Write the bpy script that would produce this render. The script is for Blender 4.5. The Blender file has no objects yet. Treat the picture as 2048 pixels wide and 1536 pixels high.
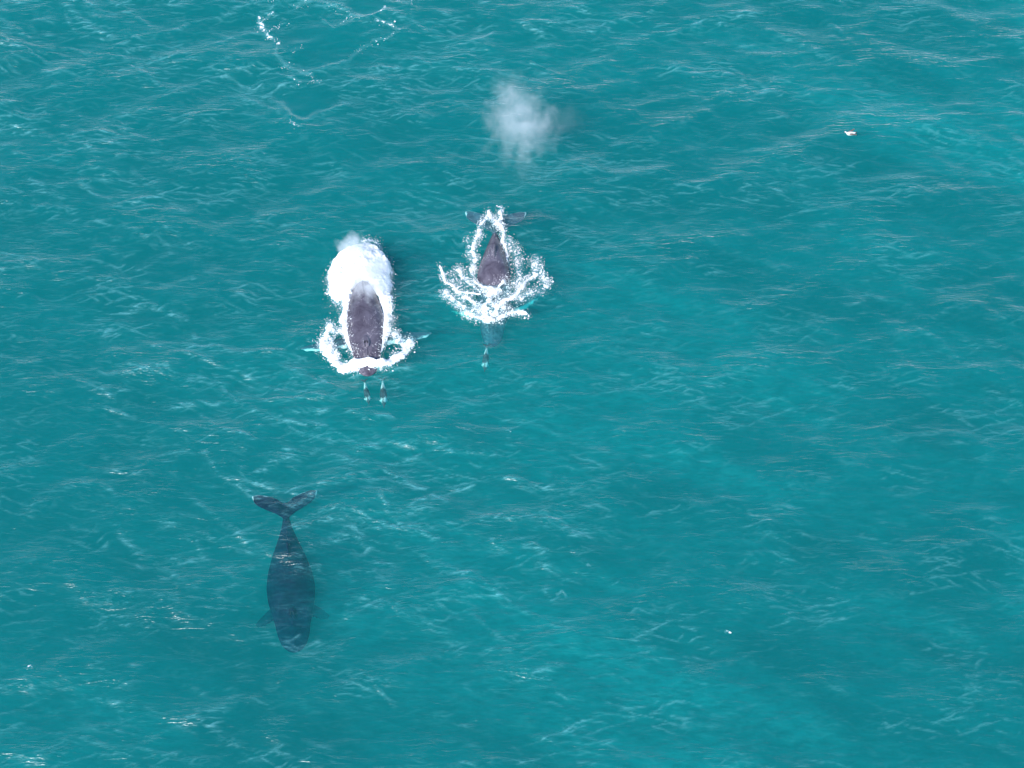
import bpy, math, random
import numpy as np
from mathutils import Vector, Matrix

R = math.radians
random.seed(7)
rng = np.random.default_rng(11)
scene = bpy.context.scene
col = scene.collection

# ------------------------------------------------------------------ camera
ELEV = R(50.0)                      # how steeply the aircraft looks down
DIST = 144.0
HFOV = R(27.0)
cam_loc = Vector((0.0, -DIST * math.cos(ELEV), DIST * math.sin(ELEV)))
cam_data = bpy.data.cameras.new('camera')
cam = bpy.data.objects.new('camera', cam_data)
cam.location = cam_loc
cam.rotation_euler = (math.pi / 2 - ELEV, 0, 0)
cam_data.sensor_width = 36.0
cam_data.angle = HFOV
cam_data.clip_start = 1.0
cam_data.clip_end = 20000.0
col.objects.link(cam)
scene.camera = cam

# ------------------------------------------------------------------ light
SUN_EL = R(39.0)
SUN_AZ = R(214.0)                   # clockwise from +Y: behind the camera, to its left
SKY_STRENGTH = 0.15
world = bpy.data.worlds.new('World')
scene.world = world
world.use_nodes = True
wn = world.node_tree
wn.nodes.clear()
sky = wn.nodes.new('ShaderNodeTexSky')
sky.sky_type = 'NISHITA'
sky.sun_disc = False
sky.sun_elevation = SUN_EL
sky.sun_rotation = SUN_AZ
sky.altitude = 100
sky.air_density = 1.0
sky.dust_density = 0.0
sky.ozone_density = 2.5
bg = wn.nodes.new('ShaderNodeBackground')
bg.inputs['Strength'].default_value = SKY_STRENGTH
wo = wn.nodes.new('ShaderNodeOutputWorld')
wn.links.new(sky.outputs[0], bg.inputs['Color'])
wn.links.new(bg.outputs[0], wo.inputs['Surface'])

sd = bpy.data.lights.new('sun', 'SUN')
sd.energy = 4.0
sd.angle = R(0.6)
sd.color = (1.0, 0.98, 0.95)
sun = bpy.data.objects.new('sun', sd)
sdir = Vector((math.sin(SUN_AZ) * math.cos(SUN_EL), math.cos(SUN_AZ) * math.cos(SUN_EL), math.sin(SUN_EL)))
sun.rotation_euler = sdir.to_track_quat('Z', 'Y').to_euler()
sun.location = (-60, -60, 120)
col.objects.link(sun)

scene.view_settings.view_transform = 'Standard'
scene.view_settings.look = 'None'
scene.view_settings.exposure = 0.7
scene.view_settings.gamma = 1.0
scene.view_settings.use_curve_mapping = False
cy = scene.cycles
cy.use_denoising = True
cy.denoiser = 'OPENIMAGEDENOISE'
cy.denoising_input_passes = 'RGB_ALBEDO_NORMAL'
cy.max_bounces = 8
cy.volume_bounces = 4
cy.diffuse_bounces = 2
cy.glossy_bounces = 2
cy.transmission_bounces = 4
cy.transparent_max_bounces = 12
cy.volume_step_rate = 0.6
cy.use_adaptive_sampling = True
cy.adaptive_threshold = 0.01

# ------------------------------------------------------------------ view <-> water plane
FPX = 1024.0 / math.tan(HFOV / 2)
_f = Vector((0, math.cos(ELEV), -math.sin(ELEV)))
_r = Vector((1, 0, 0))
_u = Vector((0, math.sin(ELEV), math.cos(ELEV)))


def W(px, py, z=0.0):
    d = _f + _r * ((px - 1024) / FPX) + _u * ((768 - py) / FPX)
    t = (z - cam_loc.z) / d.z
    return cam_loc + d * t


# ------------------------------------------------------------------ numpy noise
_perm = rng.permutation(4096)
_val = rng.random(4096)


def vnoise(x, y, seed=0):
    xi = np.floor(x).astype(np.int64)
    yi = np.floor(y).astype(np.int64)
    fx = x - xi
    fy = y - yi
    fx = fx * fx * (3 - 2 * fx)
    fy = fy * fy * (3 - 2 * fy)

    def h(a, b):
        return _val[_perm[(a + 57 * seed + _perm[(b + 131 * seed) & 4095]) & 4095]]
    return (h(xi, yi) * (1 - fx) + h(xi + 1, yi) * fx) * (1 - fy) + (h(xi, yi + 1) * (1 - fx) + h(xi + 1, yi + 1) * fx) * fy


def fbm(x, y, octv=4, seed=0, gain=0.5):
    s = np.zeros_like(x)
    a = 1.0
    t = 0.0
    for o in range(octv):
        s += a * vnoise(x * 2 ** o, y * 2 ** o, seed + o)
        t += a
        a *= gain
    return s / t


def sstep(a, b, v):
    t = np.clip((v - a) / (b - a), 0, 1)
    return t * t * (3 - 2 * t)


def dist_poly(X, Y, pts):
    """distance from each (X,Y) to a polyline of world points"""
    d = np.full(X.shape, 1e9)
    for (x0, y0), (x1, y1) in zip(pts[:-1], pts[1:]):
        dx, dy = x1 - x0, y1 - y0
        L = dx * dx + dy * dy + 1e-9
        t = np.clip(((X - x0) * dx + (Y - y0) * dy) / L, 0, 1)
        d = np.minimum(d, np.hypot(X - x0 - t * dx, Y - y0 - t * dy))
    return d


def wp(pts, z=0.0):
    out = []
    for p in pts:
        q = W(p[0], p[1], z)
        out.append((q.x, q.y))
    return out


# ------------------------------------------------------------------ tagging
def tag(o, label=None, cat=None, group=None, kind=None):
    if label:
        o['label'] = label
    if cat:
        o['category'] = cat
    if group:
        o['group'] = group
    if kind:
        o['kind'] = kind
    return o


def link(o, parent=None):
    col.objects.link(o)
    if parent is not None:
        o.parent = parent
    return o


def empty(name, loc, rz=0.0):
    o = bpy.data.objects.new(name, None)
    o.empty_display_size = 0.3
    o.location = loc
    o.rotation_euler = (0, 0, rz)
    return link(o)


def mesh_obj(name, verts, faces, mat, parent=None, smooth=True):
    me = bpy.data.meshes.new(name)
    me.from_pydata([tuple(v) for v in verts], [], faces)
    me.update()
    if smooth:
        me.polygons.foreach_set('use_smooth', [True] * len(me.polygons))
    me.materials.append(mat)
    return link(bpy.data.objects.new(name, me), parent)


def fast_mesh(name, V, F, mat, parent=None, smooth=True):
    """V (n,3) array, F (m,k) array with k = 3 or 4"""
    me = bpy.data.meshes.new(name)
    V = np.asarray(V, dtype=np.float32)
    F = np.asarray(F, dtype=np.int32)
    m, k = F.shape
    me.vertices.add(len(V))
    me.vertices.foreach_set('co', V.ravel())
    me.loops.add(m * k)
    me.loops.foreach_set('vertex_index', F.ravel())
    me.polygons.add(m)
    me.polygons.foreach_set('loop_start', np.arange(0, m * k, k, dtype=np.int32))
    me.polygons.foreach_set('use_smooth', np.full(m, smooth))
    me.update(calc_edges=True)
    me.validate()
    me.materials.append(mat)
    return link(bpy.data.objects.new(name, me), parent)


def new_mat(name):
    m = bpy.data.materials.new(name)
    m.use_nodes = True
    nt = m.node_tree
    nt.nodes.clear()
    return m, nt, nt.nodes, nt.links


def node(nt, typ, **kw):
    n = nt.nodes.new(typ)
    for k, v in kw.items():
        setattr(n, k, v)
    return n


def math_node(nt, op, a, b=None, c=None, clamp=False):
    n = nt.nodes.new('ShaderNodeMath')
    n.operation = op
    n.use_clamp = clamp
    for i, v in enumerate((a, b, c)):
        if v is None:
            continue
        if isinstance(v, (int, float)):
            n.inputs[i].default_value = v
        else:
            nt.links.new(v, n.inputs[i])
    return n.outputs[0]


# ------------------------------------------------------------------ water material
def water_material():
    m, nt, N, L = new_mat('sea_water')
    out = N.new('ShaderNodeOutputMaterial')
    tc = N.new('ShaderNodeTexCoord')
    calm = node(nt, 'ShaderNodeAttribute', attribute_name='ripple')

    def mapping(scale, rot=0.0, loc=(0, 0, 0)):
        mp = N.new('ShaderNodeMapping')
        mp.inputs['Scale'].default_value = scale
        mp.inputs['Rotation'].default_value = (0, 0, rot)
        mp.inputs['Location'].default_value = loc
        L.new(tc.outputs['Object'], mp.inputs['Vector'])
        return mp.outputs[0]

    def noise(vec, scale, detail, rough, typ='FBM', dist=0.0):
        n = node(nt, 'ShaderNodeTexNoise', noise_type=typ)
        n.noise_dimensions = '2D' if typ == 'FBM' else '3D'
        n.normalize = True
        n.inputs['Scale'].default_value = scale
        n.inputs['Detail'].default_value = detail
        n.inputs['Roughness'].default_value = rough
        n.inputs['Distortion'].default_value = dist
        L.new(vec, n.inputs['Vector'])
        return n.outputs['Fac']

    def ridge(vec, scale, detail=2.0, rough=0.5, dist=0.4, power=1.0):
        f = noise(vec, scale, detail, rough, dist=dist)
        a = math_node(nt, 'ABSOLUTE', math_node(nt, 'MULTIPLY_ADD', f, 2.0, -1.0))
        r_ = math_node(nt, 'SUBTRACT', 1.0, math_node(nt, 'MULTIPLY', a, 2.2), clamp=True)
        return math_node(nt, 'POWER', r_, power)

    def leaning(vec, scale, lean, power, **kw):
        """crests whose lee side (away from the camera's side, down wind) is the steep one"""
        w = ridge(vec, scale, power=power, **kw)
        cb = N.new('ShaderNodeCombineXYZ')
        L.new(math_node(nt, 'MULTIPLY', w, -lean / scale), cb.inputs['Y'])
        vm = N.new('ShaderNodeVectorMath')
        vm.operation = 'ADD'
        L.new(vec, vm.inputs[0])
        L.new(cb.outputs[0], vm.inputs[1])
        return ridge(vm.outputs[0], scale, power=power, **kw)

    v1 = mapping((0.36, 1.5, 1), R(13))
    v2 = mapping((0.36, 1.5, 1), R(-14), (31, 7, 0))
    v3 = mapping((0.6, 1.2, 1), R(4), (3, 77, 0))
    v4 = mapping((0.42, 1.5, 1), R(4), (13, 47, 0))
    big = noise(mapping((0.8, 1.2, 1), R(-30)), 0.07, 3.0, 0.55)
    patch = math_node(nt, 'MULTIPLY_ADD', big, 3.2, -1.0, clamp=True)
    h1 = leaning(v1, 0.70, 0.14, 1.6, detail=3.0, dist=0.2)
    h2 = leaning(v2, 1.10, 0.13, 1.5, detail=3.0, dist=0.2)
    h4 = leaning(v4, 2.1, 0.10, 1.2, detail=2.0, dist=0.3)
    h3 = noise(v3, 4.0, 3.0, 0.6, dist=0.3)         # wind ripples
    h = math_node(nt, 'MULTIPLY', h1, 0.042)
    h = math_node(nt, 'MULTIPLY_ADD', h2, 0.028, h)
    h = math_node(nt, 'MULTIPLY_ADD', h4, 0.016, h)
    h = math_node(nt, 'MULTIPLY_ADD', h3, 0.024, h)
    amp = math_node(nt, 'MULTIPLY_ADD', patch, 0.45, 0.75)
    h = math_node(nt, 'MULTIPLY', h, amp)
    h = math_node(nt, 'MULTIPLY', h, calm.outputs['Fac'])
    bump = N.new('ShaderNodeBump')
    bump.inputs['Strength'].default_value = 1.0
    bump.inputs['Distance'].default_value = 1.0
    L.new(h, bump.inputs['Height'])

    fr = N.new('ShaderNodeFresnel')
    fr.inputs['IOR'].default_value = 1.37
    L.new(bump.outputs[0], fr.inputs['Normal'])
    gl = N.new('ShaderNodeBsdfGlossy')
    gl.inputs['Roughness'].default_value = 0.28
    gl.inputs['Color'].default_value = (1, 1, 1, 1)
    L.new(bump.outputs[0], gl.inputs['Normal'])
    tr = N.new('ShaderNodeBsdfTransparent')
    geo = N.new('ShaderNodeNewGeometry')
    front = math_node(nt, 'SUBTRACT', 1.0, geo.outputs['Backfacing'])
    fac = math_node(nt, 'MULTIPLY', fr.outputs[0], front)
    mix = N.new('ShaderNodeMixShader')
    L.new(fac, mix.inputs[0])
    # pale diffuse streaks on ripple crests: sky glints painted into the water colour
    milk_glint = N.new('ShaderNodeBsdfDiffuse')
    L.new(bump.outputs[0], milk_glint.inputs['Normal'])
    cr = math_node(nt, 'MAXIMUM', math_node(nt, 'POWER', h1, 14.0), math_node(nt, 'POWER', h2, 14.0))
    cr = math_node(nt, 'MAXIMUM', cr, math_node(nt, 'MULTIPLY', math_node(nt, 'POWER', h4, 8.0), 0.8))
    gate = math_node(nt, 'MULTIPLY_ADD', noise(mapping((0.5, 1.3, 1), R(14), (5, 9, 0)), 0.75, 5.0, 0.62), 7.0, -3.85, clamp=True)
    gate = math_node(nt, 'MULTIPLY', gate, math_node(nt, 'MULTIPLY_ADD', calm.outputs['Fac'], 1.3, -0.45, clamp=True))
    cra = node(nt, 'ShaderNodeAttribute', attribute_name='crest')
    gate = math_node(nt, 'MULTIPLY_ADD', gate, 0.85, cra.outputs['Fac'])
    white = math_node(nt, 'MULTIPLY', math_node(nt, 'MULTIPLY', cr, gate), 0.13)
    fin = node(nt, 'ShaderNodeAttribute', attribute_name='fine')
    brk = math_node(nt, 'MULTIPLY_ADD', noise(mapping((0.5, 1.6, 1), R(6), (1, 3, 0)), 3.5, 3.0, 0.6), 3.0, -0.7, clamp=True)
    white = math_node(nt, 'MULTIPLY_ADD', math_node(nt, 'MULTIPLY', fin.outputs['Fac'], brk), 0.23, white)  # wavelet crests carry the painted glints too
    # milky turquoise water in broad slanting bands; noise paints in ripple light and dark
    band = node(nt, 'ShaderNodeAttribute', attribute_name='turbid').outputs['Fac']
    rp = math_node(nt, 'MULTIPLY_ADD', noise(mapping((0.5, 1.7, 1), R(9), (8, 4, 0)), 1.5, 5.0, 0.7), 3.0, -0.85, clamp=True)
    base = math_node(nt, 'MULTIPLY', math_node(nt, 'MULTIPLY_ADD', band, 0.085, 0.0), math_node(nt, 'MULTIPLY_ADD', rp, 1.1, 0.35))
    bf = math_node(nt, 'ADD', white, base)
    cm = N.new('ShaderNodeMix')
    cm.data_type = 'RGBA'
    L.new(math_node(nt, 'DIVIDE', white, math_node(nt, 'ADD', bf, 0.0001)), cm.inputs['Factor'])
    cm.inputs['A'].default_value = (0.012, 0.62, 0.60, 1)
    cm.inputs['B'].default_value = (0.27, 0.72, 0.76, 1)  # colour of the painted glint streaks
    L.new(cm.outputs['Result'], milk_glint.inputs['Color'])
    bf = math_node(nt, 'MULTIPLY', bf, front)
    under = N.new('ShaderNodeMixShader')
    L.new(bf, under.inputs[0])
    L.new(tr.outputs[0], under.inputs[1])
    L.new(milk_glint.outputs[0], under.inputs[2])
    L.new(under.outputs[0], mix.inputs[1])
    L.new(gl.outputs[0], mix.inputs[2])
    L.new(mix.outputs[0], out.inputs['Surface'])

    vs = N.new('ShaderNodeVolumeScatter')
    vs.inputs['Color'].default_value = (0.03, 0.89, 1.0, 1)
    vs.inputs['Density'].default_value = 0.070
    vs.inputs['Anisotropy'].default_value = 0.0
    va = N.new('ShaderNodeVolumeAbsorption')
    va.inputs['Color'].default_value = (0.0, 0.89, 0.88, 1)
    va.inputs['Density'].default_value = 0.71
    ad = N.new('ShaderNodeAddShader')
    L.new(vs.outputs[0], ad.inputs[0])
    L.new(va.outputs[0], ad.inputs[1])
    L.new(ad.outputs[0], out.inputs['Volume'])
    return m


# ------------------------------------------------------------------ sea
def axis_coords(lo, hi, step, far):
    mid = np.arange(lo, hi + step * 0.5, step)
    g = [step]
    tot = 0
    while tot < far:
        g.append(g[-1] * 1.22)
        tot += g[-1]
    c = np.cumsum(g[1:])
    return np.concatenate([lo - c[::-1], mid, hi + c])


NW = 70
wl = np.exp(rng.uniform(math.log(1.0), math.log(11.0), NW))
wdir = R(-90) + rng.normal(0, R(30), NW)
wdir[:20] += R(28)
wph = rng.uniform(0, 2 * math.pi, NW)
wamp = 0.0046 * wl ** 0.95 * np.clip((wl - 0.3) / 1.5, 0, 1) * rng.uniform(0.5, 1.3, NW)


def sea_offset(X, Y, fade=None):
    Z = np.zeros_like(X)
    DX = np.zeros_like(X)
    DY = np.zeros_like(X)
    for l, d, p, a in zip(wl, wdir, wph, wamp):
        k = 2 * math.pi / l
        kx, ky = math.cos(d), math.sin(d)
        ph = k * (kx * X + ky * Y) + p
        c, s = np.cos(ph), np.sin(ph)
        Z += a * c
        DX -= 0.7 * a * kx * s
        DY -= 0.7 * a * ky * s
    return DX, DY, Z


# wave ridges left behind by the whales' dives and running ahead of the bow waves
RIDGES = [
    ([(560, 5), (620, 3), (668, 8), (700, 27), (730, 38), (765, 28)], 0.16, 0.35),
    ([(545, 195), (560, 210), (580, 235), (600, 247), (625, 238), (655, 222), (690, 210)], 0.15, 0.32),
    ([(560, 120), (585, 138), (615, 148), (650, 140), (690, 126)], 0.10, 0.30),
    ([(470, 190), (520, 205), (552, 222), (575, 240)], 0.10, 0.3),
    ([(880, 590), (905, 612), (940, 632), (965, 645)], 0.12, 0.3),
    ([(1085, 590), (1060, 612), (1040, 630), (1010, 645)], 0.12, 0.3),
]
CALM = [(650, 95, 105, 45), (625, 205, 62, 38), (735, 10, 45, 22)]


def crest_trains(X, Y):
    """three crossing trains of short wind waves, each crest a run of a few metres"""
    C = np.zeros_like(X)
    w = 2.6 * (fbm(X * .11, Y * .11, 3, 81) - .5)
    for th, lam, wd, seed, thr in ((31, 4.3, .32, 0, .48), (-25, 3.7, .28, 1, .50), (4, 2.9, .26, 2, .50), (-10, 6.1, .36, 3, .48), (14, 2.3, .22, 4, .50), (36, 2.6, .22, 5, .50)):
        a = R(th)
        s_ = X * math.sin(a) + Y * math.cos(a) + w * (1 + .3 * seed) + .8 * (fbm(X * .45, Y * .45, 2, 90 + seed) - .5)
        d = np.abs((s_ / lam + seed * .37) % 1.0 - .5) * lam
        along = X * math.cos(a) - Y * math.sin(a)
        env = sstep(thr + .02, thr + .22, fbm(along * .24 + 7 * seed, s_ * .42 + 3 * seed, 4, 100 + 7 * seed, .6))
        C = np.maximum(C, np.exp(-(d / wd) ** 2) * env)
    return C


def wavelets(X, Y):
    """thin curved crests a metre or two long: the little waves riding on the trains"""
    X, Y = X * 1.4, Y * 1.4
    C = np.zeros_like(X)
    w = 1.1 * (fbm(X * .28, Y * .4, 3, 301) - .5)
    for th, lam, wd, seed in ((14, 1.25, .062, 0), (-13, 1.05, .06, 1), (24, 1.6, .07, 2), (-25, 1.4, .065, 3), (2, .85, .055, 4), (18, .8, .05, 5), (-17, 1.9, .07, 6)):
        a = R(th)
        s_ = X * math.sin(a) + Y * math.cos(a) + w * (.6 + .2 * seed) + .26 * (fbm(X * 1.0, Y * 1.3, 2, 310 + seed) - .5)
        d = ((s_ / lam + seed * .37) % 1.0 - .5) * lam
        along = X * math.cos(a) - Y * math.sin(a)
        env = sstep(.55, .72, fbm(along * .55 + 7 * seed, s_ * .95 + 3 * seed, 3, 320 + 7 * seed, .5))
        # steep in front, trailing off behind
        d = np.where(d < 0, d * .55, d * 1.5)
        C = np.maximum(C, np.exp(-(d / wd) ** 2) * env)
    return C


def build_sea(mat):
    lo = W(0, 1536)
    hi = W(2048, 0)
    xs = axis_coords(-42, 42, 0.092, 3500)
    ys = axis_coords(lo.y - 1.5, hi.y + 2, 0.092, 3500)
    X, Y = np.meshgrid(xs, ys, indexing='ij')
    DX, DY, Z = sea_offset(X, Y)
    far = sstep(60, 160, np.hypot(X, Y - 5))
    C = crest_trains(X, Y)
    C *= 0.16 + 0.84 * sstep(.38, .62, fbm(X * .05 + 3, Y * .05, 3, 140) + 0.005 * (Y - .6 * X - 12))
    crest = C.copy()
    fine = wavelets(X, Y)
    grp = np.clip(.06 + 1.25 * C + .55 * sstep(.48, .7, fbm(X * .22, Y * .38, 3, 401)) + .22 * sstep(-25, 60, Y - .6 * X), 0, 1.2)
    fine = fine * grp
    rip = 0.50 + 0.35 * sstep(-0.05, 0.2, Z) + 0.38 * C
    Z = Z + 0.07 * C + 0.022 * fine
    for (cx, cy_, rx, ry) in CALM:
        c = W(cx, cy_)
        ex = W(cx + rx, cy_).x - c.x
        ey = W(cx, cy_ - ry).y - c.y
        wob = 0.5 * (fbm(X * 0.5, Y * 0.5, 3, 5) - 0.5)
        e = np.hypot((X - c.x) / ex, (Y - c.y) / ey) + wob
        k = 1 - sstep(0.75, 1.1, e)
        rip *= 1 - 0.88 * k
        crest *= 1 - k
        fine *= 1 - .9 * k
        Z *= 1 - 0.35 * k
        DX *= 1 - 0.35 * k
        DY *= 1 - 0.35 * k
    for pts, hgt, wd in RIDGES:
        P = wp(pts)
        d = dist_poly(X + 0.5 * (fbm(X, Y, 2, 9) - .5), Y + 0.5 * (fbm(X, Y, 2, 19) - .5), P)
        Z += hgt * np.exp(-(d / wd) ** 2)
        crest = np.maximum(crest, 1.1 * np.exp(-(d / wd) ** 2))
    Z *= 1 - far
    X = X + DX * (1 - far)
    Y = Y + DY * (1 - far)
    nx, ny = X.shape
    V = np.stack([X.ravel(), Y.ravel(), Z.ravel()], 1)
    i = np.arange((nx - 1) * (ny - 1))
    a = (i // (ny - 1)) * ny + i % (ny - 1)
    F = np.stack([a, a + ny, a + ny + 1, a + 1], 1)
    # close the body of water: four sides and a bottom
    c0, c1, c2, c3 = 0, (nx - 1) * ny, nx * ny - 1, ny - 1
    B = V[[c0, c1, c2, c3]].copy()
    B[:, 2] = -34
    b = len(V)
    V = np.vstack([V, B])
    F = np.vstack([F, [[b, b + 3, b + 2, b + 1], [c0, b, b + 1, c1], [c1, b + 1, b + 2, c2],
                       [c2, b + 2, b + 3, c3], [c3, b + 3, b, c0]]])
    o = fast_mesh('sea', V, F, mat)
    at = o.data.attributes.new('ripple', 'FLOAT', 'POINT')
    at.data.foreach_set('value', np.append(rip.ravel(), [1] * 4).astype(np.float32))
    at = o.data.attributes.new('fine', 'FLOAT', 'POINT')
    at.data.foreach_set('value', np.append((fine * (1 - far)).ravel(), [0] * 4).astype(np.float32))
    # cloudier water lies in slanting bands, more of them towards +X, -Y
    ca, sa = math.cos(R(28)), math.sin(R(28))
    P, Q = X * ca - Y * sa, X * sa + Y * ca
    turb = sstep(.36, .66, fbm(P * .035 + 4, Q * .11 + 2, 4, 160)) * .65 + sstep(.40, .64, fbm(P * .12, Q * .3, 4, 170)) * .35
    turb *= .28 + .80 * sstep(-45, 40, X - .8 * Y)
    at = o.data.attributes.new('turbid', 'FLOAT', 'POINT')
    at.data.foreach_set('value', np.append(turb.ravel(), [0] * 4).astype(np.float32))
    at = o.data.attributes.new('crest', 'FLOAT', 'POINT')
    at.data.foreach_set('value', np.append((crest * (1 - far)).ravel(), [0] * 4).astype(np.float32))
    tag(o, kind='structure')
    return o


build_sea(water_material())


def seabed_material():
    m, nt, N, L = new_mat('sea_sand')
    out = N.new('ShaderNodeOutputMaterial')
    p = N.new('ShaderNodeBsdfPrincipled')
    p.inputs['Roughness'].default_value = 0.9
    n = N.new('ShaderNodeTexNoise')
    n.inputs['Scale'].default_value = 0.06
    n.inputs['Detail'].default_value = 4
    tc = N.new('ShaderNodeTexCoord')
    L.new(tc.outputs['Object'], n.inputs['Vector'])
    r = N.new('ShaderNodeValToRGB')
    r.color_ramp.elements[0].color = (0.08, 0.10, 0.06, 1)
    r.color_ramp.elements[1].color = (0.42, 0.38, 0.28, 1)
    L.new(n.outputs['Fac'], r.inputs[0])
    L.new(r.outputs[0], p.inputs['Base Color'])
    L.new(p.outputs[0], out.inputs['Surface'])
    return m


def build_seabed():
    xs = np.linspace(-3000, 3000, 61)
    X, Y = np.meshgrid(xs, xs, indexing='ij')
    Z = -29 + 1.5 * (fbm(X * 0.01, Y * 0.01, 3, 3) - 0.5)
    n = 61
    V = np.stack([X.ravel(), Y.ravel(), Z.ravel()], 1)
    i = np.arange((n - 1) * (n - 1))
    a = (i // (n - 1)) * n + i % (n - 1)
    o = fast_mesh('seabed', V, np.stack([a, a + n, a + n + 1, a + 1], 1), seabed_material())
    tag(o, kind='structure')


build_seabed()


# ------------------------------------------------------------------ animal skin
def skin_material(name, dark, mid, pale, scar=0.5, rough=0.38, scale=1.0, ior=1.38):
    m, nt, N, L = new_mat(name)
    out = N.new('ShaderNodeOutputMaterial')
    p = N.new('ShaderNodeBsdfPrincipled')
    tc = N.new('ShaderNodeTexCoord')
    n1 = N.new('ShaderNodeTexNoise')
    n1.inputs['Scale'].default_value = 1.1 * scale
    n1.inputs['Detail'].default_value = 8
    n1.inputs['Roughness'].default_value = 0.62
    n1.inputs['Distortion'].default_value = 0.6
    L.new(tc.outputs['Object'], n1.inputs['Vector'])
    r1 = N.new('ShaderNodeValToRGB')
    r1.color_ramp.elements[0].position = 0.34
    r1.color_ramp.elements[0].color = (*dark, 1)
    r1.color_ramp.elements[1].position = 0.66
    r1.color_ramp.elements[1].color = (*mid, 1)
    L.new(n1.outputs['Fac'], r1.inputs[0])
    # pale scratches and scars
    mp = N.new('ShaderNodeMapping')
    mp.inputs['Scale'].default_value = (1.4 * scale, 0.55 * scale, 1.0 * scale)
    mp.inputs['Rotation'].default_value = (0, 0, R(25))
    L.new(tc.outputs['Object'], mp.inputs['Vector'])
    n2 = N.new('ShaderNodeTexNoise')
    n2.inputs['Scale'].default_value = 1.6
    n2.inputs['Detail'].default_value = 3
    n2.inputs['Distortion'].default_value = 1.4
    L.new(mp.outputs[0], n2.inputs['Vector'])
    ln = math_node(nt, 'ABSOLUTE', math_node(nt, 'SUBTRACT', n2.outputs['Fac'], 0.5))
    ln = math_node(nt, 'LESS_THAN', ln, 0.007)
    n3 = N.new('ShaderNodeTexVoronoi')
    n3.inputs['Scale'].default_value = 5.0 * scale
    L.new(tc.outputs['Object'], n3.inputs['Vector'])
    dots = math_node(nt, 'LESS_THAN', n3.outputs['Distance'], 0.13)
    n4 = N.new('ShaderNodeTexNoise')
    n4.inputs['Scale'].default_value = 0.8 * scale
    L.new(tc.outputs['Object'], n4.inputs['Vector'])
    gate = math_node(nt, 'GREATER_THAN', n4.outputs['Fac'], 0.52)
    marks = math_node(nt, 'MAXIMUM', ln, math_node(nt, 'MULTIPLY', dots, 0.5))
    marks = math_node(nt, 'MULTIPLY', math_node(nt, 'MULTIPLY', marks, gate), scar)
    mx = N.new('ShaderNodeMix')
    mx.data_type = 'RGBA'
    L.new(marks, mx.inputs['Factor'])
    L.new(r1.outputs[0], mx.inputs['A'])
    mx.inputs['B'].default_value = (0.40, 0.37, 0.40, 1)
    # white flippers, fluke edges
    at = node(nt, 'ShaderNodeAttribute', attribute_name='pale')
    pf = math_node(nt, 'ADD', at.outputs['Fac'],
                   math_node(nt, 'MULTIPLY_ADD', n1.outputs['Fac'], 1.6, -0.88))
    pf = math_node(nt, 'MULTIPLY_ADD', pf, 3.0, -1.0, clamp=True)
    mx2 = N.new('ShaderNodeMix')
    mx2.data_type = 'RGBA'
    L.new(pf, mx2.inputs['Factor'])
    L.new(mx.outputs['Result'], mx2.inputs['A'])
    mx2.inputs['B'].default_value = (*pale, 1)
    L.new(mx2.outputs['Result'], p.inputs['Base Color'])
    p.inputs['Roughness'].default_value = rough
    p.inputs['IOR'].default_value = ior          # close to 1 for skin that is under water
    bp = N.new('ShaderNodeBump')
    bp.inputs['Strength'].default_value = 0.5
    bp.inputs['Distance'].default_value = 0.03
    L.new(n1.outputs['Fac'], bp.inputs['Height'])
    L.new(bp.outputs[0], p.inputs['Normal'])
    L.new(p.outputs[0], out.inputs['Surface'])
    return m


whale_skin = skin_material('whale_skin', (0.050, 0.042, 0.060), (0.118, 0.107, 0.140), (0.66, 0.68, 0.66), scar=0.85, rough=0.26)
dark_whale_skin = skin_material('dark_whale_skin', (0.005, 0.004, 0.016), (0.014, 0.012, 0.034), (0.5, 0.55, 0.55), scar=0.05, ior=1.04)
dolphin_skin = skin_material('dolphin_skin', (0.035, 0.036, 0.042), (0.085, 0.085, 0.09), (0.62, 0.64, 0.60), scar=0.15, rough=0.3, scale=4, ior=1.04)


def simple_mat(name, c, rough=0.5):
    m, nt, N, L = new_mat(name)
    out = N.new('ShaderNodeOutputMaterial')
    p = N.new('ShaderNodeBsdfPrincipled')
    n = N.new('ShaderNodeTexNoise')
    n.inputs['Scale'].default_value = 14
    tc = N.new('ShaderNodeTexCoord')
    L.new(tc.outputs['Object'], n.inputs['Vector'])
    mx = N.new('ShaderNodeMix')
    mx.data_type = 'RGBA'
    L.new(n.outputs['Fac'], mx.inputs['Factor'])
    mx.inputs['A'].default_value = (c[0] * .75, c[1] * .75, c[2] * .75, 1)
    mx.inputs['B'].default_value = (min(c[0] * 1.25, .95), min(c[1] * 1.25, .95), min(c[2] * 1.25, .95), 1)
    L.new(mx.outputs['Result'], p.inputs['Base Color'])
    p.inputs['Roughness'].default_value = rough
    L.new(p.outputs[0], out.inputs['Surface'])
    return m


# ------------------------------------------------------------------ animals: one continuous surface each
def loft(rings, V, F):
    base = len(V)
    n = len(rings[0])
    for r in rings:
        V.extend([tuple(p) for p in r])
    for i in range(len(rings) - 1):
        for j in range(n):
            a = base + i * n + j
            b = base + i * n + (j + 1) % n
            F.append((a, b, b + n, a + n))
    F.append(tuple(base + j for j in range(n))[::-1])
    F.append(tuple(base + (len(rings) - 1) * n + j for j in range(n)))


def interp(tab, u):
    us = [t[0] for t in tab]
    return [np.interp(u, us, [t[k] for t in tab]) for k in range(1, len(tab[0]))]


def smooth_interp(tab, u):
    # average a few neighbours: rounds the corners of the piecewise-linear table
    r_ = [interp(tab, min(max(u + d, 0), 1)) for d in (-.02, -.01, 0, .01, .02)]
    if u < .05 or u > .97:
        return interp(tab, u)
    return list(np.mean(r_, axis=0))


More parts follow.
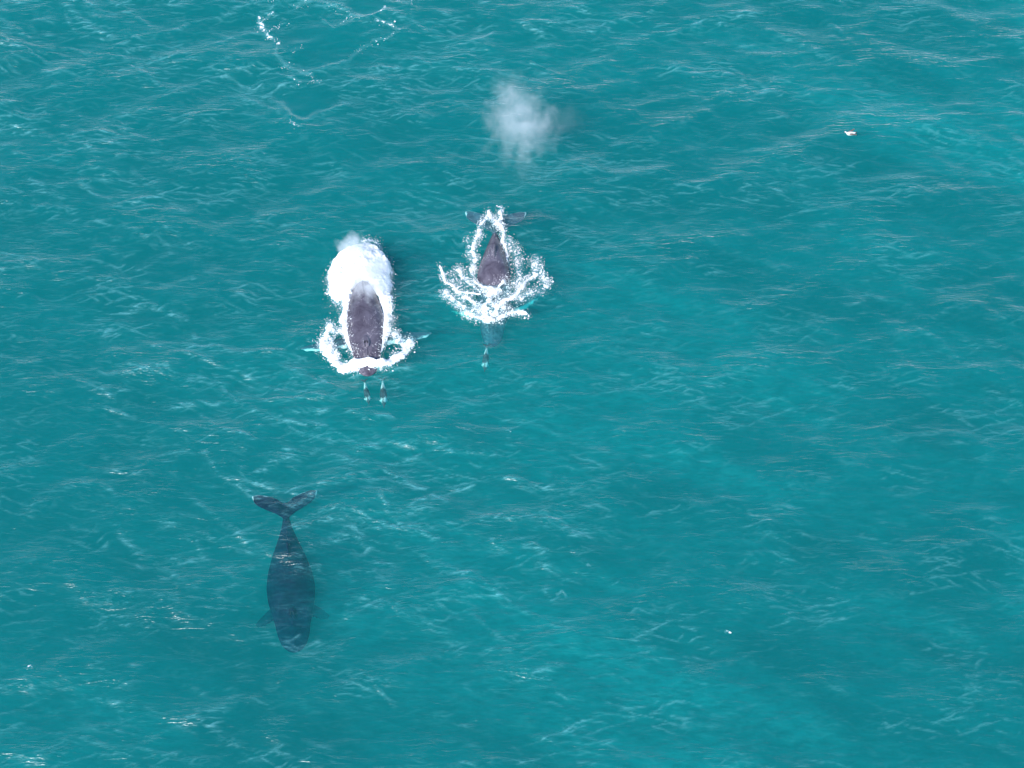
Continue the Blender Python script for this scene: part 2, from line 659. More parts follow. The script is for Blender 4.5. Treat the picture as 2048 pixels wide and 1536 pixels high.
def wing(V, F, root, tip_dir, span, chord_dir, up, lead, trail, thick, n=14, knob=0.0, curl=0.0):
    """a fin: root point, direction of span, direction of chord (rearwards)"""
    tip_dir = Vector(tip_dir).normalized()
    chord_dir = Vector(chord_dir).normalized()
    up = Vector(up).normalized()
    rings = []
    for i in range(n + 1):
        v = i / n
        c = root + tip_dir * (span * v) + up * (curl * v * v)
        le = lead(v) + (knob * math.sin(v * 34) if 0.1 < v < .95 else 0)
        te = trail(v)
        th = thick(v)
        ring = []
        for k in range(12):
            a = 2 * math.pi * k / 12
            f = 0.5 - 0.5 * math.cos(a)
            y = le + (te - le) * f
            z = th * math.sin(a) * (1.25 - 0.6 * f) * 0.5
            ring.append(c + chord_dir * y + up * z)
        rings.append(ring)
    loft(rings, V, F)


def ball(V, F, c, rx, ry, rz, n=8, m=6):
    rings = []
    for i in range(1, m):
        t = math.pi * i / m
        rings.append([Vector((c[0] + rx * math.sin(t) * math.cos(2 * math.pi * k / n),
                              c[1] + ry * math.sin(t) * math.sin(2 * math.pi * k / n),
                              c[2] - rz * math.cos(t))) for k in range(n)])
    loft(rings, V, F)


def remeshed(name, V, F, mat, voxel, parent, smooth_iter=2):
    me = bpy.data.meshes.new(name + '_raw')
    me.from_pydata([tuple(v) for v in V], [], F)
    tmp = bpy.data.objects.new(name + '_raw', me)
    col.objects.link(tmp)
    md = tmp.modifiers.new('remesh', 'REMESH')
    md.mode = 'VOXEL'
    md.voxel_size = voxel
    md.use_smooth_shade = True
    sm = tmp.modifiers.new('smooth', 'SMOOTH')
    sm.iterations = smooth_iter
    sm.factor = 0.5
    dg = bpy.context.evaluated_depsgraph_get()
    dg.update()
    me2 = bpy.data.meshes.new_from_object(tmp.evaluated_get(dg))
    bpy.data.objects.remove(tmp)
    bpy.data.meshes.remove(me)
    me2.name = name
    me2.materials.clear()
    me2.materials.append(mat)
    me2.polygons.foreach_set('use_smooth', [True] * len(me2.polygons))
    return link(bpy.data.objects.new(name, me2), parent)


WTAB = [  # u, half width, top above axis, bottom below axis, top squareness
    (0.00, 0.14, 0.05, 0.08, 2.0), (0.015, 0.40, 0.12, 0.25, 2.2), (0.05, 0.72, 0.20, 0.55, 2.3),
    (0.11, 0.92, 0.30, 0.90, 2.2), (0.19, 1.04, 0.46, 1.20, 2.1), (0.26, 1.20, 0.62, 1.38, 2.0),
    (0.35, 1.38, 0.84, 1.46, 2.0), (0.45, 1.43, 0.98, 1.40, 1.95), (0.55, 1.28, 0.98, 1.18, 1.8),
    (0.65, 1.00, 0.86, 0.88, 1.6), (0.75, 0.64, 0.66, 0.62, 1.5), (0.84, 0.33, 0.46, 0.44, 1.6),
    (0.91, 0.17, 0.32, 0.32, 1.8), (0.96, 0.15, 0.22, 0.22, 2.0), (1.00, 0.12, 0.08, 0.08, 2.0)]


def make_whale(label, loc, rz, zprof, L=12.0, flip=None, width=1.0, sway=0.0, skin=None, flipale=1.0, tub=True):
    """snout at -Y, flukes at +Y in local space; zprof: (u, height of the back above the water)"""
    root = empty('humpback_whale', loc, rz)
    tag(root, label, 'whale', 'humpback whales swimming')
    V, F = [], []
    K = L / 12.0
    y0 = -L * 0.5

    def axis(u):
        w, t, b, p = smooth_interp(WTAB, u)
        zt = float(np.mean([np.interp(u + d, [q[0] for q in zprof], [q[1] for q in zprof]) for d in (-.05, -.025, 0, .025, .05)]))
        return w * K * width, t * K, b * K, p, zt - t * K

    def sx(u):
        return sway * max(0, u - 0.5) ** 2
    rings = []
    for i in range(61):
        u = i / 60
        w, t, b, p, za = axis(u)
        ring = []
        for k in range(28):
            a = 2 * math.pi * k / 28
            c, s = math.cos(a), math.sin(a)
            pw = p if s > 0 else 2.0
            x = w * math.copysign(abs(c) ** (2 / max(pw, 2.0)), c)
            z = (t if s > 0 else b) * math.copysign(abs(s) ** (2 / pw), s)
            ring.append(Vector((x + sx(u), y0 + L * u, za + z)))
        rings.append(ring)
    loft(rings, V, F)

    def top(u):
        w, t, b, p, za = axis(u)
        return za + t
    # blowhole mound with its splash guard, and the ridge running to the snout
    ub = 0.235
    ball(V, F, (0, y0 + L * (ub + .012), top(ub) - 0.02), 0.30 * K, 0.42 * K, 0.20 * K, 12, 8)
    ball(V, F, (-.13, y0 + L * (ub - .012), top(ub) + 0.02), 0.14 * K, 0.42 * K, 0.16 * K, 12, 8)
    ball(V, F, (.13, y0 + L * (ub - .012), top(ub) + 0.02), 0.14 * K, 0.42 * K, 0.16 * K, 12, 8)
    for i in range(26):
        u = 0.03 + 0.19 * i / 25
        ball(V, F, (0, y0 + L * u, top(u)), 0.10 * K, 0.14 * K, 0.07 * K, 8, 6)
    # tubercles in three rows along the rostrum
    for i in range(9 if tub else 0):
        u = 0.03 + 0.18 * i / 8
        w, t, b, p, za = axis(u)
        for fx in (-.72, -.36, .36, .72):
            x = fx * w
            zz = za + t * (1 - abs(fx) ** 2) ** 0.5
            ball(V, F, (x + random.uniform(-.04, .04), y0 + L * u + random.uniform(-.1, .1), zz), .085 * K, .085 * K, .075 * K, 8, 6)
    # jaw flare
    # dorsal fin: low hooked hump, then knuckles down the tail stock
    ud = 0.655
    for i in range(10):
        f = i / 9
        u = ud - 0.055 + 0.075 * f
        ball(V, F, (sx(u), y0 + L * u, top(u) + 0.02 + 0.20 * f ** 1.5), 0.07 * K, 0.16 * K, (0.12 + 0.14 * f) * K, 8, 6)
    for i in range(8):
        u = 0.70 + 0.19 * i / 7
        ball(V, F, (sx(u), y0 + L * u, top(u)), 0.06 * K, 0.13 * K, 0.08 * K, 8, 6)
    # flukes
    _, _, _, _, zf = axis(0.97)
    fy = y0 + L * 0.955
    for s in (-1, 1):
        wing(V, F, Vector((sx(.96), fy, zf)), (s, 0.04, 0), 2.35 * K, (0, 1, 0), (0, 0, 1),
             lambda v: K * np.interp(v, [0, .12, .3, .55, .8, .93, 1], [-0.98, -.70, -.34, -.02, .36, .68, 1.20]),
             lambda v: K * (np.interp(v, [0, .08, .25, .5, .8, 1], [.46, .66, 1.04, 1.32, 1.50, 1.42])),
             lambda v: K * (0.26 * (1 - v) ** 0.8 + 0.09), n=18)
    # flippers
    flip = flip or {}
    uf = 0.30
    w, t, b, p, za = axis(uf)
    for s in (-1, 1):
        d = flip.get(s, (s * 1.0, 0.35, -0.35))
        sp = flip.get(('len', s), 3.6) * K
        root_p = Vector((s * w * 0.75, y0 + L * uf, za - 0.35))
        dv = Vector(d).normalized()
        up = Vector((0, 0, 1))
        chord = Vector((0, 1, 0)) - dv * dv.y
        chord.normalize()
        upv = dv.cross(chord)
        if upv.z < 0:
            upv = -upv
        wing(V, F, root_p, dv, sp, chord, upv,
             lambda v: K * np.interp(v, [0, .15, .5, .85, 1], [-.42, -.56, -.54, -.32, .0]),
             lambda v: K * np.interp(v, [0, .15, .5, .85, 1], [.50, .58, .46, .28, .12]),
             lambda v: K * (0.26 * (1 - v) + 0.09), n=30, knob=0.045)
    body = remeshed('body', V, F, skin or whale_skin, 0.048, root, 2)
    me = body.data
    n = len(me.vertices)
    co = np.empty(n * 3, dtype=np.float32)
    me.vertices.foreach_get('co', co)
    co = co.reshape(-1, 3)
    u = (co[:, 1] - y0) / L
    hw = np.interp(u, [t_[0] for t_ in WTAB], [t_[1] for t_ in WTAB]) * K * width
    ax = np.abs(co[:, 0])
    outside = ax - hw
    pale = np.zeros(n)
    fl = (u > 0.15) & (u < 0.6) & (outside > 0.15)
    pale[fl] = -0.2 + 0.62 * np.clip((outside[fl] - 2.2) / 1.2, 0, 1)
    # leading half of a flipper is the whiter one
    yl = co[:, 1] - (y0 + L * uf)
    lead_edge = np.zeros(n)
    for s in (-1, 1):
        d = Vector(flip.get(s, (s * 1.0, 0.35, -0.35)))
        slope = d.y / abs(d.x)
        m_ = fl & (np.sign(co[:, 0]) == s)
        lead_edge[m_] = -(yl[m_] - (ax[m_] - w * .75) * slope)
    pale[fl] += 0.9 * np.clip(lead_edge[fl] / 0.35, -.3, 1)
    pale *= flipale
    fk = (u > 0.93)
    tipv = np.clip((ax - 1.8 * K) / (0.5 * K), 0, 1)
    pale[fk] = 0.75 * tipv[fk] ** 2
    te = fy + K * np.interp(ax / (2.35 * K), [0, .08, .25, .5, .8, 1], [.46, .66, 1.04, 1.32, 1.50, 1.42])
    pale[fk] = np.maximum(pale[fk], 0.6 * np.clip(1 - np.abs(te[fk] - co[fk, 1]) / .12, 0, 1))
    at = me.attributes.new('pale', 'FLOAT', 'POINT')
    at.data.foreach_set('value', pale.astype(np.float32))
    # the two blowholes
    for s in (-1, 1):
        Vb, Fb = [], []
        ball(Vb, Fb, (0, 0, 0), 0.045, 0.15, 0.03, 10, 6)
        o = mesh_obj('blowhole', Vb, Fb, blowhole_mat, root)
        o.location = (s * 0.085, y0 + L * (ub - 0.018), top(ub) + 0.165 * K)
        o.rotation_euler = (0, 0, s * 0.25)
    return root


blowhole_mat = simple_mat('blowhole_dark', (0.012, 0.011, 0.013), 0.5)

DTAB = [(0.0, .02, .02, .02), (.03, .035, .03, .035), (.09, .05, .045, .05), (.115, .09, .10, .08), (.17, .14, .15, .13),
        (.28, .19, .19, .20), (.42, .215, .21, .23), (.55, .19, .19, .20), (.70, .125, .14, .14), (.84, .06, .085, .085),
        (.93, .035, .05, .05), (1.0, .02, .02, .02)]


def make_dolphin(label, loc, rz, L=2.3, pitch=0.0):
    root = empty('dolphin', loc, rz)
    root.rotation_euler = (pitch, 0, rz)
    tag(root, label, 'dolphin', 'dolphins riding ahead of the whales')
    V, F = [], []
    y0 = -L / 2
    K = L / 2.3
    rings = []
    for i in range(33):
        u = i / 32
        w, t, b = interp(DTAB, u)
        rings.append([Vector((w * K * math.cos(2 * math.pi * k / 16), y0 + L * u,
                              (t if math.sin(2 * math.pi * k / 16) > 0 else b) * K * math.sin(2 * math.pi * k / 16))) for k in range(16)])
    loft(rings, V, F)
    # dorsal fin
    wing(V, F, Vector((0, y0 + L * .5, .12 * K)), (0, .35, 1), .34 * K, (0, 1, 0), (1, 0, 0),
         lambda v: K * (-.18 + .22 * v), lambda v: K * (.14 - .02 * v + .04 * v * v), lambda v: K * (.07 * (1 - v) + .04), n=8)
    for s in (-1, 1):
        wing(V, F, Vector((0, y0 + L * .955, 0)), (s, 0, 0), .30 * K, (0, 1, 0), (0, 0, 1),
             lambda v: K * (-.12 + .30 * v), lambda v: K * np.interp(v, [0, .3, 1], [.07, .16, .20]), lambda v: K * (.07 * (1 - v) + .04), n=8)
        wing(V, F, Vector((s * .12 * K, y0 + L * .27, -.08 * K)), (s, .9, -.8), .28 * K, (0, 1, 0), (0, 0, 1),
             lambda v: K * (-.09 + .06 * v), lambda v: K * (.08 - .04 * v), lambda v: K * (.06 * (1 - v) + .04), n=8)
    body = remeshed('body', V, F, dolphin_skin, 0.017, root, 2)
    me = body.data
    n = len(me.vertices)
    co = np.empty(n * 3, dtype=np.float32)
    me.vertices.foreach_get('co', co)
    co = co.reshape(-1, 3)
    u = (co[:, 1] - y0) / L
    hw = np.interp(u, [t_[0] for t_ in DTAB], [t_[1] for t_ in DTAB]) * K
    side = np.abs(co[:, 0]) / (hw + 1e-4)
    # pale flank patches ahead of and behind the dark saddle
    patch = np.exp(-((u - .24) / .10) ** 2) * .6 + np.exp(-((u - .76) / .12) ** 2) * 1.5
    pale = np.where(side < 1.25, 0.15 + np.clip(side * 1.1 + .25, 0, 1) * patch, 0.0)
    pale = np.where(side < 1.25, np.maximum(pale, np.clip(-co[:, 2] / .05 - .3, 0, 1)), 0.0)
    at = me.attributes.new('pale', 'FLOAT', 'POINT')
    at.data.foreach_set('value', pale.astype(np.float32))
    return root


def heading(a, b, z=0.0):
    """centre, yaw and length of an animal whose snout is at picture point a and whose fluke notch is at b"""
    p, q = W(*a, z), W(*b, z)
    c = (p + q) / 2
    d = p - q
    rz = math.atan2(d.y, d.x) + math.pi / 2
    return Vector((c.x, c.y, 0)), rz, d.length


c1, r1, l1 = heading((736, 752), (722, 508), 0.0)
make_whale('whale with the big white wash behind it, broad wet back and blowholes above the surface', c1, r1,
           [(0, .05), (.06, .14), (.14, .28), (.22, .52), (.35, .88), (.5, .98), (.6, .90), (.7, .70), (.8, .2), (.88, -.8), (1, -1.6)],
           L=l1, flip={-1: (-1, .02, -.13), 1: (1, .20, -.14), ('len', -1): 3.9, ('len', 1): 4.0}, width=1.0)
c2, r2, l2 = heading((984, 682), (991, 445), -0.6)
make_whale('whale with a pointed dark back in a fan of lacy foam, its head under water', c2, r2,
           [(0, -1.2), (.1, -.85), (.2, -.65), (.3, -.5), (.385, -.2), (.44, .50), (.55, .75), (.65, .62), (.75, .45), (.83, .20), (.9, -.2), (1, -.30)],
           L=l2, flip={-1: (-.8, .6, -.5), 1: (.85, .75, -.12), ('len', -1): 3.4, ('len', 1): 3.4}, width=0.93)
c3, r3, l3 = heading((588, 1292), (571, 1012), -0.8)
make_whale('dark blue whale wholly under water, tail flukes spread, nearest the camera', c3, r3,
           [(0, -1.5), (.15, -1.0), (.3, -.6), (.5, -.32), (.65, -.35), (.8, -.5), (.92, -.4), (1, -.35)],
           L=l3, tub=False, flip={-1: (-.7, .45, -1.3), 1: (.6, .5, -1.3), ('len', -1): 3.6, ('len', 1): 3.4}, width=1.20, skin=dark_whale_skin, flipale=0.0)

for a, b, lab in (((738, 808), (728, 758), 'pale flanked dolphin straight ahead of the surfaced whale snout, the left one of the pair'),
                  ((768, 814), (765, 755), 'pale flanked dolphin ahead and right of the surfaced whale snout, with dark spread tail'),
                  ((969, 742), (974, 688), 'turquoise tinted dolphin under water ahead of the whale in lacy foam')):
    c, rz, l = heading(a, b, -0.45)
    make_dolphin(lab, (c.x, c.y, -0.55), rz, L=l)


# ------------------------------------------------------------------ foam
def foam_material(sheet):
    m, nt, N, L = new_mat('foam_sheet' if sheet else 'foam_drops')
    out = N.new('ShaderNodeOutputMaterial')
    p = N.new('ShaderNodeBsdfPrincipled')
    p.inputs['Base Color'].default_value = (0.86, 0.87, 0.88, 1)
    p.inputs['Roughness'].default_value = 0.7
    if not sheet:
        L.new(p.outputs[0], out.inputs['Surface'])
        return m
    tc = N.new('ShaderNodeTexCoord')

    def nz(scale, detail, rough, dist=0.0):
        n = N.new('ShaderNodeTexNoise')
        n.inputs['Scale'].default_value = scale
        n.inputs['Detail'].default_value = detail
        n.inputs['Roughness'].default_value = rough
        n.inputs['Distortion'].default_value = dist
        L.new(tc.outputs['Object'], n.inputs['Vector'])
        return n.outputs['Fac']
    b = N.new('ShaderNodeBump')
    b.inputs['Strength'].default_value = 0.6
    b.inputs['Distance'].default_value = 0.06
    L.new(nz(7, 5, .5), b.inputs['Height'])
    L.new(b.outputs[0], p.inputs['Normal'])
    at = node(nt, 'ShaderNodeAttribute', attribute_name='cover')
    # lace: round holes of several sizes eaten into the sheet, threads left between them
    na = nz(3.4, 8, .7, .4)
    nb = math_node(nt, 'ABSOLUTE', math_node(nt, 'MULTIPLY_ADD', nz(1.9, 6, .62, .6), 2.0, -1.0))
    n = math_node(nt, 'MULTIPLY_ADD', na, 1.7, -.45)
    n = math_node(nt, 'MULTIPLY_ADD', nb, 1.1, n)
    e = math_node(nt, 'SUBTRACT', at.outputs['Fac'], n)
    solid = math_node(nt, 'MULTIPLY', math_node(nt, 'ADD', e, .04), 6.0, clamp=True)
    veil = math_node(nt, 'MULTIPLY', math_node(nt, 'MULTIPLY_ADD', at.outputs['Fac'], 1.2, -.1, clamp=True), 0.22)
    al = math_node(nt, 'MAXIMUM', solid, veil)
    cm = N.new('ShaderNodeMix')
    cm.data_type = 'RGBA'
    L.new(solid, cm.inputs['Factor'])
    cm.inputs['A'].default_value = (0.35, 0.78, 0.82, 1)
    cm.inputs['B'].default_value = (0.87, 0.87, 0.88, 1)
    L.new(cm.outputs['Result'], p.inputs['Base Color'])
    t = N.new('ShaderNodeBsdfTransparent')
    mx = N.new('ShaderNodeMixShader')
    L.new(al, mx.inputs[0])
    L.new(t.outputs[0], mx.inputs[1])
    L.new(p.outputs[0], mx.inputs[2])
    L.new(mx.outputs[0], out.inputs['Surface'])
    return m


foam_mat = foam_material(True)
drop_mat = foam_material(False)


def in_poly(X, Y, P):
    r_ = np.zeros(X.shape, bool)
    j = len(P) - 1
    for i in range(len(P)):
        xi, yi = P[i]
        xj, yj = P[j]
        c = ((yi > Y) != (yj > Y)) & (X < (xj - xi) * (Y - yi) / (yj - yi + 1e-12) + xi)
        r_ ^= c
        j = i
    return r_


PXM = 28.0     # picture units per metre, used only to read stroke widths in metres


def foam_field(X, Y, strokes, polys):
    f = np.zeros_like(X)
    wx = X + 0.55 * (fbm(X * 1.3, Y * 1.3, 3, 21) - .5)
    wy = Y + 0.55 * (fbm(X * 1.3, Y * 1.3, 3, 22) - .5)
    for pts, hw, den in strokes:
        d = dist_poly(wx, wy, wp(pts))
        w = hw / PXM
        f = np.maximum(f, den * (1 - sstep(0.10 * w, 1.5 * w, d)))
    for P, den in polys:
        P = wp(P)
        ins = in_poly(wx, wy, P)
        d = dist_poly(wx, wy, P + [P[0]])
        sd_ = np.where(ins, -d, d)
        f = np.maximum(f, den * (1 - sstep(-.25, .35, sd_)))
    return f


def build_foam(name, label, box, strokes, polys=(), keepout=(), step=0.05, hscale=1.0, lift=None, drops=0, kind='stuff', cat='foam', cell=2.4, spray=0.5, lace=0.0):
    p0 = W(box[0], box[3])
    p1 = W(box[2], box[1])
    xs = np.arange(min(p0.x, W(box[0], box[1]).x), max(p1.x, W(box[2], box[3]).x), step)
    ys = np.arange(p0.y, p1.y, step)
    X, Y = np.meshgrid(xs, ys, indexing='ij')
    f = foam_field(X, Y, strokes, polys)
    # body of the foam: thicker where the cover is dense, in lumps
    n1 = fbm(X * cell, Y * cell, 5, 31, 0.62)
    DX, DY, Z = sea_offset(X, Y)
    s = f - .04
    body = np.clip(f - .25 - .5 * n1, 0, 1)
    n3 = fbm(X * 3.1, Y * 3.1, 4, 51, .55)
    H = Z + 0.05 + hscale * (0.08 * np.sqrt(body) + 0.34 * body * n3)
    if lift is not None:
        H += lift(X, Y, body)
    for pts, hgt, wd in RIDGES:
        H += hgt * np.exp(-(dist_poly(X, Y, wp(pts)) / wd) ** 2)
    H += 0.07 * crest_trains(X, Y) 
    nx, ny = X.shape
    keep = (s > 0)
    k = keep[:-1, :-1] | keep[1:, :-1] | keep[1:, 1:] | keep[:-1, 1:]
    ii, jj = np.nonzero(k)
    a = ii * ny + jj
    F = np.stack([a, a + ny, a + ny + 1, a + 1], 1)
    used, inv = np.unique(F, return_inverse=True)
    jit = rng.normal(0, step * .22, (nx * ny, 2))
    Vall = np.stack([(X + DX).ravel() + jit[:, 0], (Y + DY).ravel() + jit[:, 1], H.ravel()], 1)
    V = Vall[used]
    F = inv.reshape(F.shape)
    nsheet = len(F)
    cov = np.clip(f * 1.0 + lace, 0, 2).ravel()[used] * (f.ravel()[used] > 0.02)
    T = np.vstack([F[:, [0, 1, 2]], F[:, [0, 2, 3]]])
    nt_ = len(T)
    # flying drops and clots of foam
    if drops:
        prob = (np.clip(f, 0, 1) ** 1.2).ravel()
        prob += 0.05 * (f.ravel() > 0.02)
        for P in keepout:
            prob *= np.where(in_poly(X, Y, wp(P, 0.4)), 0.02, 1.0).ravel()
        prob *= (fbm(X * 2.2, Y * 2.2, 3, 201).ravel() > .5) + .08
        prob /= prob.sum()
        idx = rng.choice(nx * ny, drops, p=prob)
        dv = np.array([[1, 0, 0], [0, 1, 0], [-1, 0, 0], [0, -1, 0], [0, 0, 1], [0, 0, -1]], float)
        tri = np.array([[0, 1, 4], [1, 2, 4], [2, 3, 4], [3, 0, 4], [1, 0, 5], [2, 1, 5], [3, 2, 5], [0, 3, 5]])
        r_ = rng.gamma(1.6, 0.0062, drops) + 0.005
        off = rng.normal(0, 0.16, (drops, 2))
        cz = np.abs(rng.normal(0, spray * 0.5, drops)) * (0.3 + f.ravel()[idx]) + Z.ravel()[idx] + 0.03
        c = np.stack([X.ravel()[idx] + off[:, 0], Y.ravel()[idx] + off[:, 1], cz], 1)
        sc = rng.uniform(.45, 2.0, (drops, 1, 3))
        DV = (dv[None] * r_[:, None, None] * sc + c[:, None]).reshape(-1, 3)
        DF = (tri[None] + (np.arange(drops) * 6)[:, None, None]).reshape(-1, 3)
        T = np.vstack([T, DF + len(V)])
        cov = np.append(cov, np.full(len(DV), 2.0))
        V = np.vstack([V, DV])
    o = fast_mesh(name, V, T, foam_mat)
    o.data.materials.append(drop_mat)
    mi = np.zeros(len(T), dtype=np.int32)
    mi[nt_:] = 1
    o.data.polygons.foreach_set('material_index', mi)
    at = o.data.attributes.new('cover', 'FLOAT', 'POINT')
    at.data.foreach_set('value', cov.astype(np.float32))
    tag(o, label, cat, None, kind)
    return o


# wash round the first whale
S1 = [
    ([(690, 598), (690, 640), (694, 662), (706, 686), (716, 708)], 12, 1.05),
    ([(772, 560), (776, 600), (777, 640), (771, 662), (762, 688), (753, 706)], 12, 1.02),
    ([(764, 676), (772, 668)], 11, .95),
    ([(647, 690), (655, 707), (675, 727), (696, 737), (716, 733), (735, 728), (756, 734)], 11, 1.05),
    ([(737, 727), (756, 734), (776, 732), (800, 712), (813, 702), (820, 686)], 10.5, 1.0),
    ([(652, 672), (660, 657), (670, 668), (688, 668)], 12, .72),
    ([(650, 680), (662, 698), (672, 712)], 11, .7),
    ([(788, 672), (800, 684), (812, 692)], 12, .7),
    ([(783, 668), (786, 655), (790, 640)], 5, .35),
    ([(732, 486), (748, 490), (760, 500)], 8, .5),
    ([(664, 560), (662, 585), (672, 605)], 9, .75),
    ([(690, 668), (700, 690), (712, 704)], 7, .8),
]
P1 = [([(676, 518), (692, 504), (712, 497), (735, 498), (754, 508), (768, 514), (777, 527), (779, 552), (777, 585), (768, 612),
        (758, 594), (742, 578), (724, 574), (708, 586), (698, 606), (680, 604), (668, 596), (658, 578), (659, 556), (666, 535)], 1.25)]


def lift1(X, Y, b):
    c = W(718, 545)
    e = np.hypot((X - c.x) / 2.3, (Y - c.y) / 2.6)
    over = dist_poly(X, Y, wp([(706, 731), (735, 726), (764, 731)]))
    return 0.55 * np.exp(-(over / .33) ** 2) * (b > 0) + b * np.exp(-e ** 2 * 1.2) * (1.15 + 0.7 * fbm(X * 1.2, Y * 1.2, 3, 61))


build_foam('wash_foam', 'thick white foam heaped behind and around the broad backed whale, curling into a bow wave',
           (596, 470, 850, 770), S1, P1, lift=lift1, drops=16000, spray=0.6,
           keepout=[[(703, 575), (698, 640), (702, 670), (716, 690), (718, 720), (752, 720), (756, 690), (766, 665), (768, 640), (764, 575)]])

S2 = [
    ([(958, 466), (950, 499), (947, 523), (950, 545)], 6, .72),
    ([(959, 455), (976, 441), (993, 446), (1003, 431), (1004, 418)], 5, .72),
    ([(978, 427), (986, 442)], 5, .7),
    ([(993, 450), (1006, 474), (1011, 499), (1013, 518), (1011, 545)], 5.5, .85),
    ([(1018, 484), (1030, 504), (1036, 528), (1038, 553), (1030, 570)], 11, .45),
    ([(938, 480), (940, 500), (938, 520)], 8, .35),
    ([(949, 560), (960, 572), (978, 578), (993, 580), (1006, 566), (1012, 550)], 5, .8),
    ([(881, 533), (885, 551), (897, 568), (914, 588), (936, 597), (959, 594)], 3.6, .95),
    ([(919, 538), (931, 553), (944, 573), (964, 588)], 7, .62),
    ([(905, 545), (915, 565), (930, 580)], 9, .25),
    ([(887, 588), (909, 606), (934, 624), (951, 637), (973, 647)], 7, .66),
    ([(924, 603), (951, 612), (973, 617)], 6, .7),
    ([(1070, 543), (1050, 565), (1033, 590), (1008, 612), (988, 632), (973, 647)], 7, .80),
    ([(1067, 518), (1080, 545), (1090, 573), (1068, 588), (1040, 602)], 11, .50),
    ([(1050, 627), (1023, 632), (998, 642), (973, 647)], 6, .75),
    ([(981, 578), (984, 595), (974, 617), (968, 635)], 9, .66),
    ([(1015, 575), (1010, 595), (995, 610)], 9, .45),
]
P2 = [([(935, 620), (960, 610), (1000, 612), (1020, 622), (1000, 640), (973, 650), (950, 638)], .60),
      ([(962, 578), (1002, 578), (1000, 600), (970, 600)], .70)]
build_foam('wash_foam', 'lacy white foam fanned out in arms around the whale with the pointed back',
           (868, 405, 1106, 665), S2, P2, step=0.045, drops=14000, spray=0.4, cell=3.2, lace=0.0,
           keepout=[[(985, 462), (958, 520), (952, 555), (965, 575), (995, 577), (1008, 555), (1004, 520)]])

S3 = [
    ([(522, 33), (526, 55), (536, 72), (548, 78)], 7.4, 0.51),
    ([(527, 38), (545, 26)], 4.1, 0.37),
    ([(535, 65), (552, 52), (568, 46)], 4.1, 0.29),
    ([(558, 84), (562, 90)], 3.4, 0.66),
    ([(556, 96), (550, 112), (574, 134), (605, 148), (625, 151)], 5.4, 0.27),
    ([(580, 158), (600, 166), (622, 164), (640, 160)], 5.4, 0.31),
    ([(700, 122), (720, 100), (738, 90)], 6.8, 0.27),
    ([(745, 84), (770, 79), (786, 70)], 5.4, 0.34),
    ([(760, 28), (768, 20), (772, 14)], 6.8, 0.45),
    ([(756, 40), (770, 46), (786, 50), (796, 60)], 6.8, 0.41),
    ([(590, 14), (600, 8), (612, 6)], 8.1, 0.29),
    ([(640, 5), (670, 15), (690, 22), (710, 34), (722, 36)], 5.4, 0.30),
    ([(600, 100), (590, 104)], 12.2, 0.20),
    ([(540, 4), (548, 1)], 8.1, 0.34),
    ([(682, 50), (685, 40)], 4.1, 0.29),
    ([(800, 4), (812, 8)], 12.2, 0.26),
    ([(582, 246), (590, 252), (604, 256)], 4.7, 0.45),
]
build_foam('foam_flecks', 'scattered small white foam flecks ringing the smooth slicks at the top left of centre',
           (500, -20, 840, 275), S3, (), step=0.04, hscale=.4, drops=380, spray=0.12, cell=6.0)

for (x, y, hw, lab) in ((1018, 863, 4.5, 'tiny pale foam fleck alone between the whales and the middle of the water'),
                        (1178, 1135, 4, 'tiny curled foam fleck, upper of two close together right of the submerged whale'),
                        (1123, 1185, 7, 'small broken foam cluster, lower of two close together right of the submerged whale'),
                        (1450, 1262, 4.5, 'tiny arched foam fleck in the lower right part of the sea'),
                        (65, 1332, 5, 'small white foam fleck at the bottom left edge of the sea')):
    o = build_foam('foam_patch', lab, (x - 16, y - 14, x + 16, y + 14),
                   [([(x - hw, y + 1), (x, y - hw * .4), (x + hw, y + 1)], hw * .5, .44)], (), step=0.03, hscale=.3, drops=0, kind=None, cell=6.0)


# ------------------------------------------------------------------ blow mist
def mist_material(name, blobs, dens, sharp, nscale):
    """blobs: (cx, cy, cz, rx, ry, rz, weight) in object space"""
    m, nt, N, L = new_mat(name)
    out = N.new('ShaderNodeOutputMaterial')
    tc = N.new('ShaderNodeTexCoord')
    nz = N.new('ShaderNodeTexNoise')
    nz.inputs['Scale'].default_value = nscale
    nz.inputs['Detail'].default_value = 5
    nz.inputs['Roughness'].default_value = .62
    L.new(tc.outputs['Object'], nz.inputs['Vector'])
    tot = None
    for (cx, cy_, cz, rx, ry, rz, w) in blobs:
        s = N.new('ShaderNodeVectorMath')
        s.operation = 'SUBTRACT'
        L.new(tc.outputs['Object'], s.inputs[0])
        s.inputs[1].default_value = (cx, cy_, cz)
        d = N.new('ShaderNodeVectorMath')
        d.operation = 'DIVIDE'
        L.new(s.outputs[0], d.inputs[0])
        d.inputs[1].default_value = (rx, ry, rz)
        ln = N.new('ShaderNodeVectorMath')
        ln.operation = 'LENGTH'
        L.new(d.outputs[0], ln.inputs[0])
        f = math_node(nt, 'SUBTRACT', 1.0, ln.outputs['Value'])
        f = math_node(nt, 'MULTIPLY_ADD', nz.outputs['Fac'], 2.4, math_node(nt, 'SUBTRACT', f, 1.22))
        f = math_node(nt, 'MULTIPLY', math_node(nt, 'MAXIMUM', f, 0.0), w)
        tot = f if tot is None else math_node(nt, 'ADD', tot, f)
    p = N.new('ShaderNodeVolumePrincipled')
    p.inputs['Color'].default_value = (0.93, 0.95, 0.98, 1)
    p.inputs['Anisotropy'].default_value = 0.0
    L.new(math_node(nt, 'MULTIPLY', tot, dens), p.inputs['Density'])
    L.new(p.outputs[0], out.inputs['Volume'])
    return m


